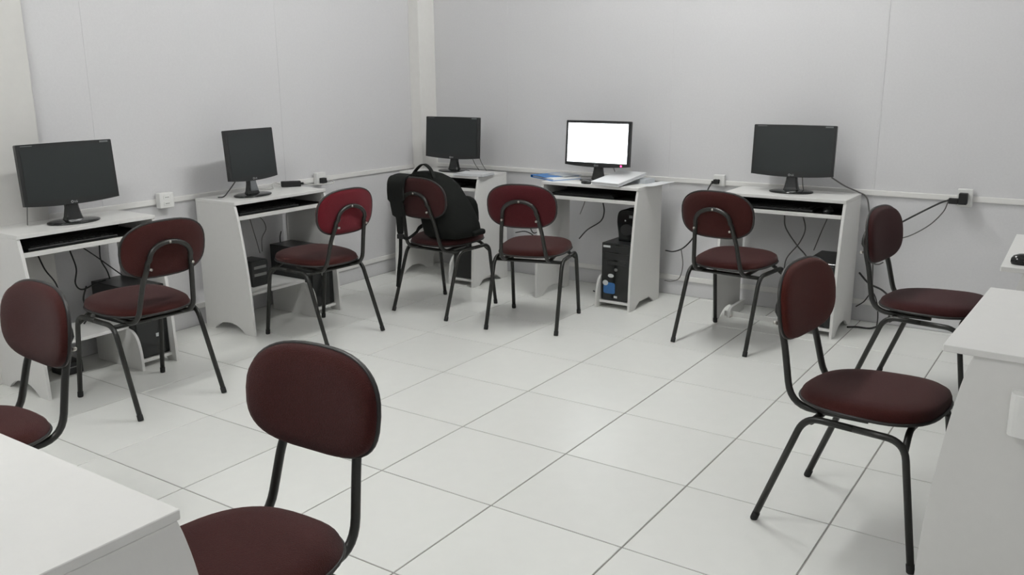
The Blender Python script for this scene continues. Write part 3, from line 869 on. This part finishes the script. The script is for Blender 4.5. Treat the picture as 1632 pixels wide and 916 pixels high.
cable(LW('d4', [(-0.07, 0.40, 0.62), (-0.06, 0.41, 0.54), (-0.09, 0.42, 0.47), (-0.20, 0.44, 0.40), (-0.27, 0.45, 0.33)]), 0.0045, C, 'black cable curving under the lit monitor desk')
cable(LW('d4', [(-0.20, 0.41, 0.62), (-0.22, 0.42, 0.57), (-0.26, 0.44, 0.50)]), 0.0025, Gc, 'short thin cable under the left of the lit monitor desk')
cable(LW('d4', [(-0.10, 0.35, 0.006), (0.0, 0.30, 0.006), (0.09, 0.26, 0.006), (0.128, 0.22, 0.008)]), 0.0045, C, 'black cable on the floor under the lit monitor desk')
cable([(0.066, 1.995, 0.760), (0.045, 1.98, 0.70), (0.02, 1.98, 0.55), (-0.03, 1.99, 0.42), (-0.10, 2.00, 0.335), (-0.17, 2.00, 0.30), (-0.23, 2.00, 0.30)], 0.0045, C, 'black cable sagging from the far-wall outlet to the lit monitor desk')
cable([(-0.12, 2.00, 0.318), (-0.105, 2.00, 0.22), (-0.125, 2.00, 0.13), (-0.18, 2.00, 0.10), (-0.23, 2.00, 0.10)], 0.003, Gc, 'thin grey loop on the wall right of the lit monitor desk')
cable(LW('d5', [(-0.08, 0.41, 0.60), (-0.07, 0.42, 0.52), (0.0, 0.43, 0.42), (0.06, 0.44, 0.35), (0.08, 0.44, 0.24)]), 0.004, Gc, 'cable crossing to the right under the far-wall desk')
cable(LW('d5', [(0.03, 0.41, 0.60), (0.045, 0.42, 0.52), (0.01, 0.43, 0.43), (-0.06, 0.44, 0.33), (-0.07, 0.44, 0.22)]), 0.004, Gc, 'cable crossing to the left under the far-wall desk')
cable(LW('d5', [(0.17, 0.41, 0.60), (0.14, 0.42, 0.52), (0.10, 0.43, 0.40)]), 0.003, Gc, 'thin slanting cable above the far-wall desk computer')
cable([(0.66, 1.85, 0.87), (0.665, 1.862, 0.80), (0.67, 1.875, 0.7590)], 0.003, Gc, 'cable hanging behind the far-wall desk monitor neck')
cable([(0.82, 1.87, 0.85), (0.88, 1.93, 0.80), (0.94, 1.985, 0.765), (0.985, 2.005, 0.735), (1.005, 2.01, 0.66), (1.03, 2.01, 0.50), (1.05, 2.01, 0.36), (1.06, 2.0, 0.22)], 0.0045, Gc, 'grey cable running from the far-wall monitor down its desk side')
cable([(1.408, 2.0, 0.75), (1.35, 2.01, 0.72), (1.20, 2.02, 0.62), (1.06, 2.03, 0.52), (0.99, 2.03, 0.47)], 0.0055, C, 'thick black cable stretched from the angled plug')
cable([(1.408, 2.0, 0.745), (1.385, 2.01, 0.68), (1.32, 2.02, 0.60), (1.22, 2.02, 0.53), (1.13, 2.02, 0.51), (1.06, 2.02, 0.54)], 0.0035, Gc, 'thin grey cable sagging from the angled plug')
cable([(0.985, 1.99, 0.30), (1.05, 1.96, 0.25), (1.13, 1.95, 0.22), (1.18, 1.95, 0.16), (1.17, 1.93, 0.06), (1.10, 1.90, 0.008), (1.02, 1.88, 0.007), (0.975, 1.85, 0.007)], 0.0055, C, 'thick black cable looping on the floor beside the far-wall desk')
cable([(0.985, 1.98, 0.10), (1.03, 1.97, 0.14), (1.07, 1.96, 0.20), (1.10, 1.96, 0.15), (1.115, 1.95, 0.07), (1.12, 1.92, 0.008)], 0.0035, C, 'thin black cable tangled beside the far-wall desk')
cable([(1.10, 1.99, 0.41), (1.06, 1.99, 0.40), (1.055, 1.99, 0.365), (1.085, 1.99, 0.36), (1.11, 1.99, 0.375)], 0.004, Gc, 'grey cable coil on the wall behind the side-on chair')

# ------------------------------------------------------------------ backpack on the corner chair
bk = empty('backpack', (-1.245, 0.985, 0.472), math.radians(-1.5))
tag(bk, 'black backpack leaning on the dark chair, strap hanging to the floor', 'backpack')
def bag_body():
    bm = bmesh.new()
    # rows: z, half width, y back, y front, x shift
    rows = [(0.004, 0.132, -0.165, 0.105, 0.080), (0.02, 0.148, -0.180, 0.128, 0.080), (0.07, 0.150, -0.188, 0.130, 0.070), (0.13, 0.145, -0.188, 0.120, 0.050),
            (0.19, 0.140, -0.188, 0.108, 0.025), (0.25, 0.134, -0.188, 0.095, -0.004), (0.30, 0.124, -0.188, 0.078, -0.028), (0.345, 0.108, -0.188, 0.045, -0.044), (0.375, 0.085, -0.184, -0.01, -0.053), (0.390, 0.05, -0.172, -0.06, -0.056)]
    n = 36
    rings = []
    rnd = random.Random(3)
    for z, hw, yb, yf, xs in rows:
        cy, hd = (yb + yf) / 2, (yf - yb) / 2
        ring = []
        for k in range(n):
            a = 2 * PI * k / n
            c, s = math.cos(a), math.sin(a)
            e = 0.62
            wob = 1 + 0.018 * math.sin(3 * a + z * 40) + 0.014 * math.sin(7 * a - z * 55)
            ring.append(bm.verts.new((xs + hw * wob * math.copysign(abs(c) ** e, c), cy + hd * wob * math.copysign(abs(s) ** e, s), z)))
        rings.append(ring)
    for a, b in zip(rings[:-1], rings[1:]):
        for k in range(n): bm.faces.new((a[k], a[(k + 1) % n], b[(k + 1) % n], b[k]))
    bm.faces.new(rings[-1])
    bm.faces.new(list(reversed(rings[0])))
    bmesh.ops.recalc_face_normals(bm, faces=bm.faces)
    for v in bm.verts: v.co.y = max(v.co.y, -0.19)
    return bm
body = bmobj('main_compartment', bag_body(), M['bag'], bk, True)
# bulging front pocket on the sloping face
bm = bmesh.new()
slope = math.atan2(0.20, 0.25)
pm = Matrix.Translation((0.045, 0.118, 0.125)) @ Matrix.Rotation(math.radians(-84), 4, 'X')
bmesh.ops.create_uvsphere(bm, u_segments=20, v_segments=12, radius=1.0)
for v in bm.verts:
    c = v.co.copy()
    sx = math.copysign(abs(c.x) ** 0.6, c.x) * 0.115
    sy = math.copysign(abs(c.y) ** 0.6, c.y) * 0.105
    v.co = pm @ Vector((sx, sy, c.z * 0.048))
bmobj('front_pocket', bm, M['bag'], bk, True)
bm = bmesh.new()
bx(bm, 0.195, 0.240, -0.02, 0.10, 0.006, 0.040, 0.014, 3)
bmobj('side_pocket', bm, M['bag'], bk, True)
def band(name, pts, w, th, m, parent, wdir):
    """flat strap along pts; wdir = width direction per point or one vector."""
    P = smooth_path(pts, 6)
    bm = bmesh.new()
    rings = []
    N = len(P)
    for i, p in enumerate(P):
        t = (P[min(i + 1, N - 1)] - P[max(i - 1, 0)]).normalized()
        wv = Vector(wdir)
        wv = (wv - t * wv.dot(t)).normalized()
        nv = t.cross(wv)
        ww = w[int(i * (len(w) - 1) / (N - 1))] if isinstance(w, (list, tuple)) else w
        rings.append([bm.verts.new(p + wv * a * ww / 2 + nv * b * th / 2) for a, b in ((-1, -1), (1, -1), (1, 1), (-1, 1))])
    for a, b in zip(rings[:-1], rings[1:]):
        for k in range(4): bm.faces.new((a[k], a[(k + 1) % 4], b[(k + 1) % 4], b[k]))
    bm.faces.new(rings[0])
    bm.faces.new(list(reversed(rings[-1])))
    bmesh.ops.recalc_face_normals(bm, faces=bm.faces)
    return bmobj(name, bm, m, parent, False)
band('top_handle', [(-0.125, -0.145, 0.368), (-0.095, -0.15, 0.398), (-0.055, -0.15, 0.430), (-0.020, -0.15, 0.437), (0.020, -0.15, 0.412), (0.045, -0.145, 0.360)], 0.026, 0.007, M['strap'], bk, (0, 1, 0))
# shoulder strap thrown over the left end of the backrest, hanging behind it
band('shoulder_strap', [(-0.10, -0.14, 0.352), (-0.118, -0.205, 0.376), (-0.132, -0.270, 0.360), (-0.137, -0.288, 0.31), (-0.136, -0.286, 0.22), (-0.124, -0.280, 0.13), (-0.120, -0.278, 0.03)], [0.09, 0.115, 0.130, 0.128, 0.095, 0.045, 0.036], 0.012, M['strap'], bk, (1, 0, 0))
bu = box('buckle', (-0.142, -0.098, -0.290, -0.266, -0.002, 0.028), M['rubber'], bk, 0.005)
band('adjuster_webbing', [(-0.120, -0.278, 0.0), (-0.124, -0.282, -0.10), (-0.136, -0.288, -0.20), (-0.146, -0.292, -0.30)], 0.026, 0.003, M['strap'], bk, (1, 0, 0))
band('loose_end', [(-0.102, -0.278, 0.012), (-0.078, -0.272, 0.002), (-0.055, -0.250, 0.018), (-0.045, -0.215, 0.040)], 0.016, 0.004, M['strap'], bk, (0, 0, 1))
band('side_strap', [(-0.045, -0.215, 0.04), (-0.055, -0.185, 0.055), (-0.060, -0.150, 0.065)], 0.024, 0.005, M['strap'], bk, (0, 0, 1))
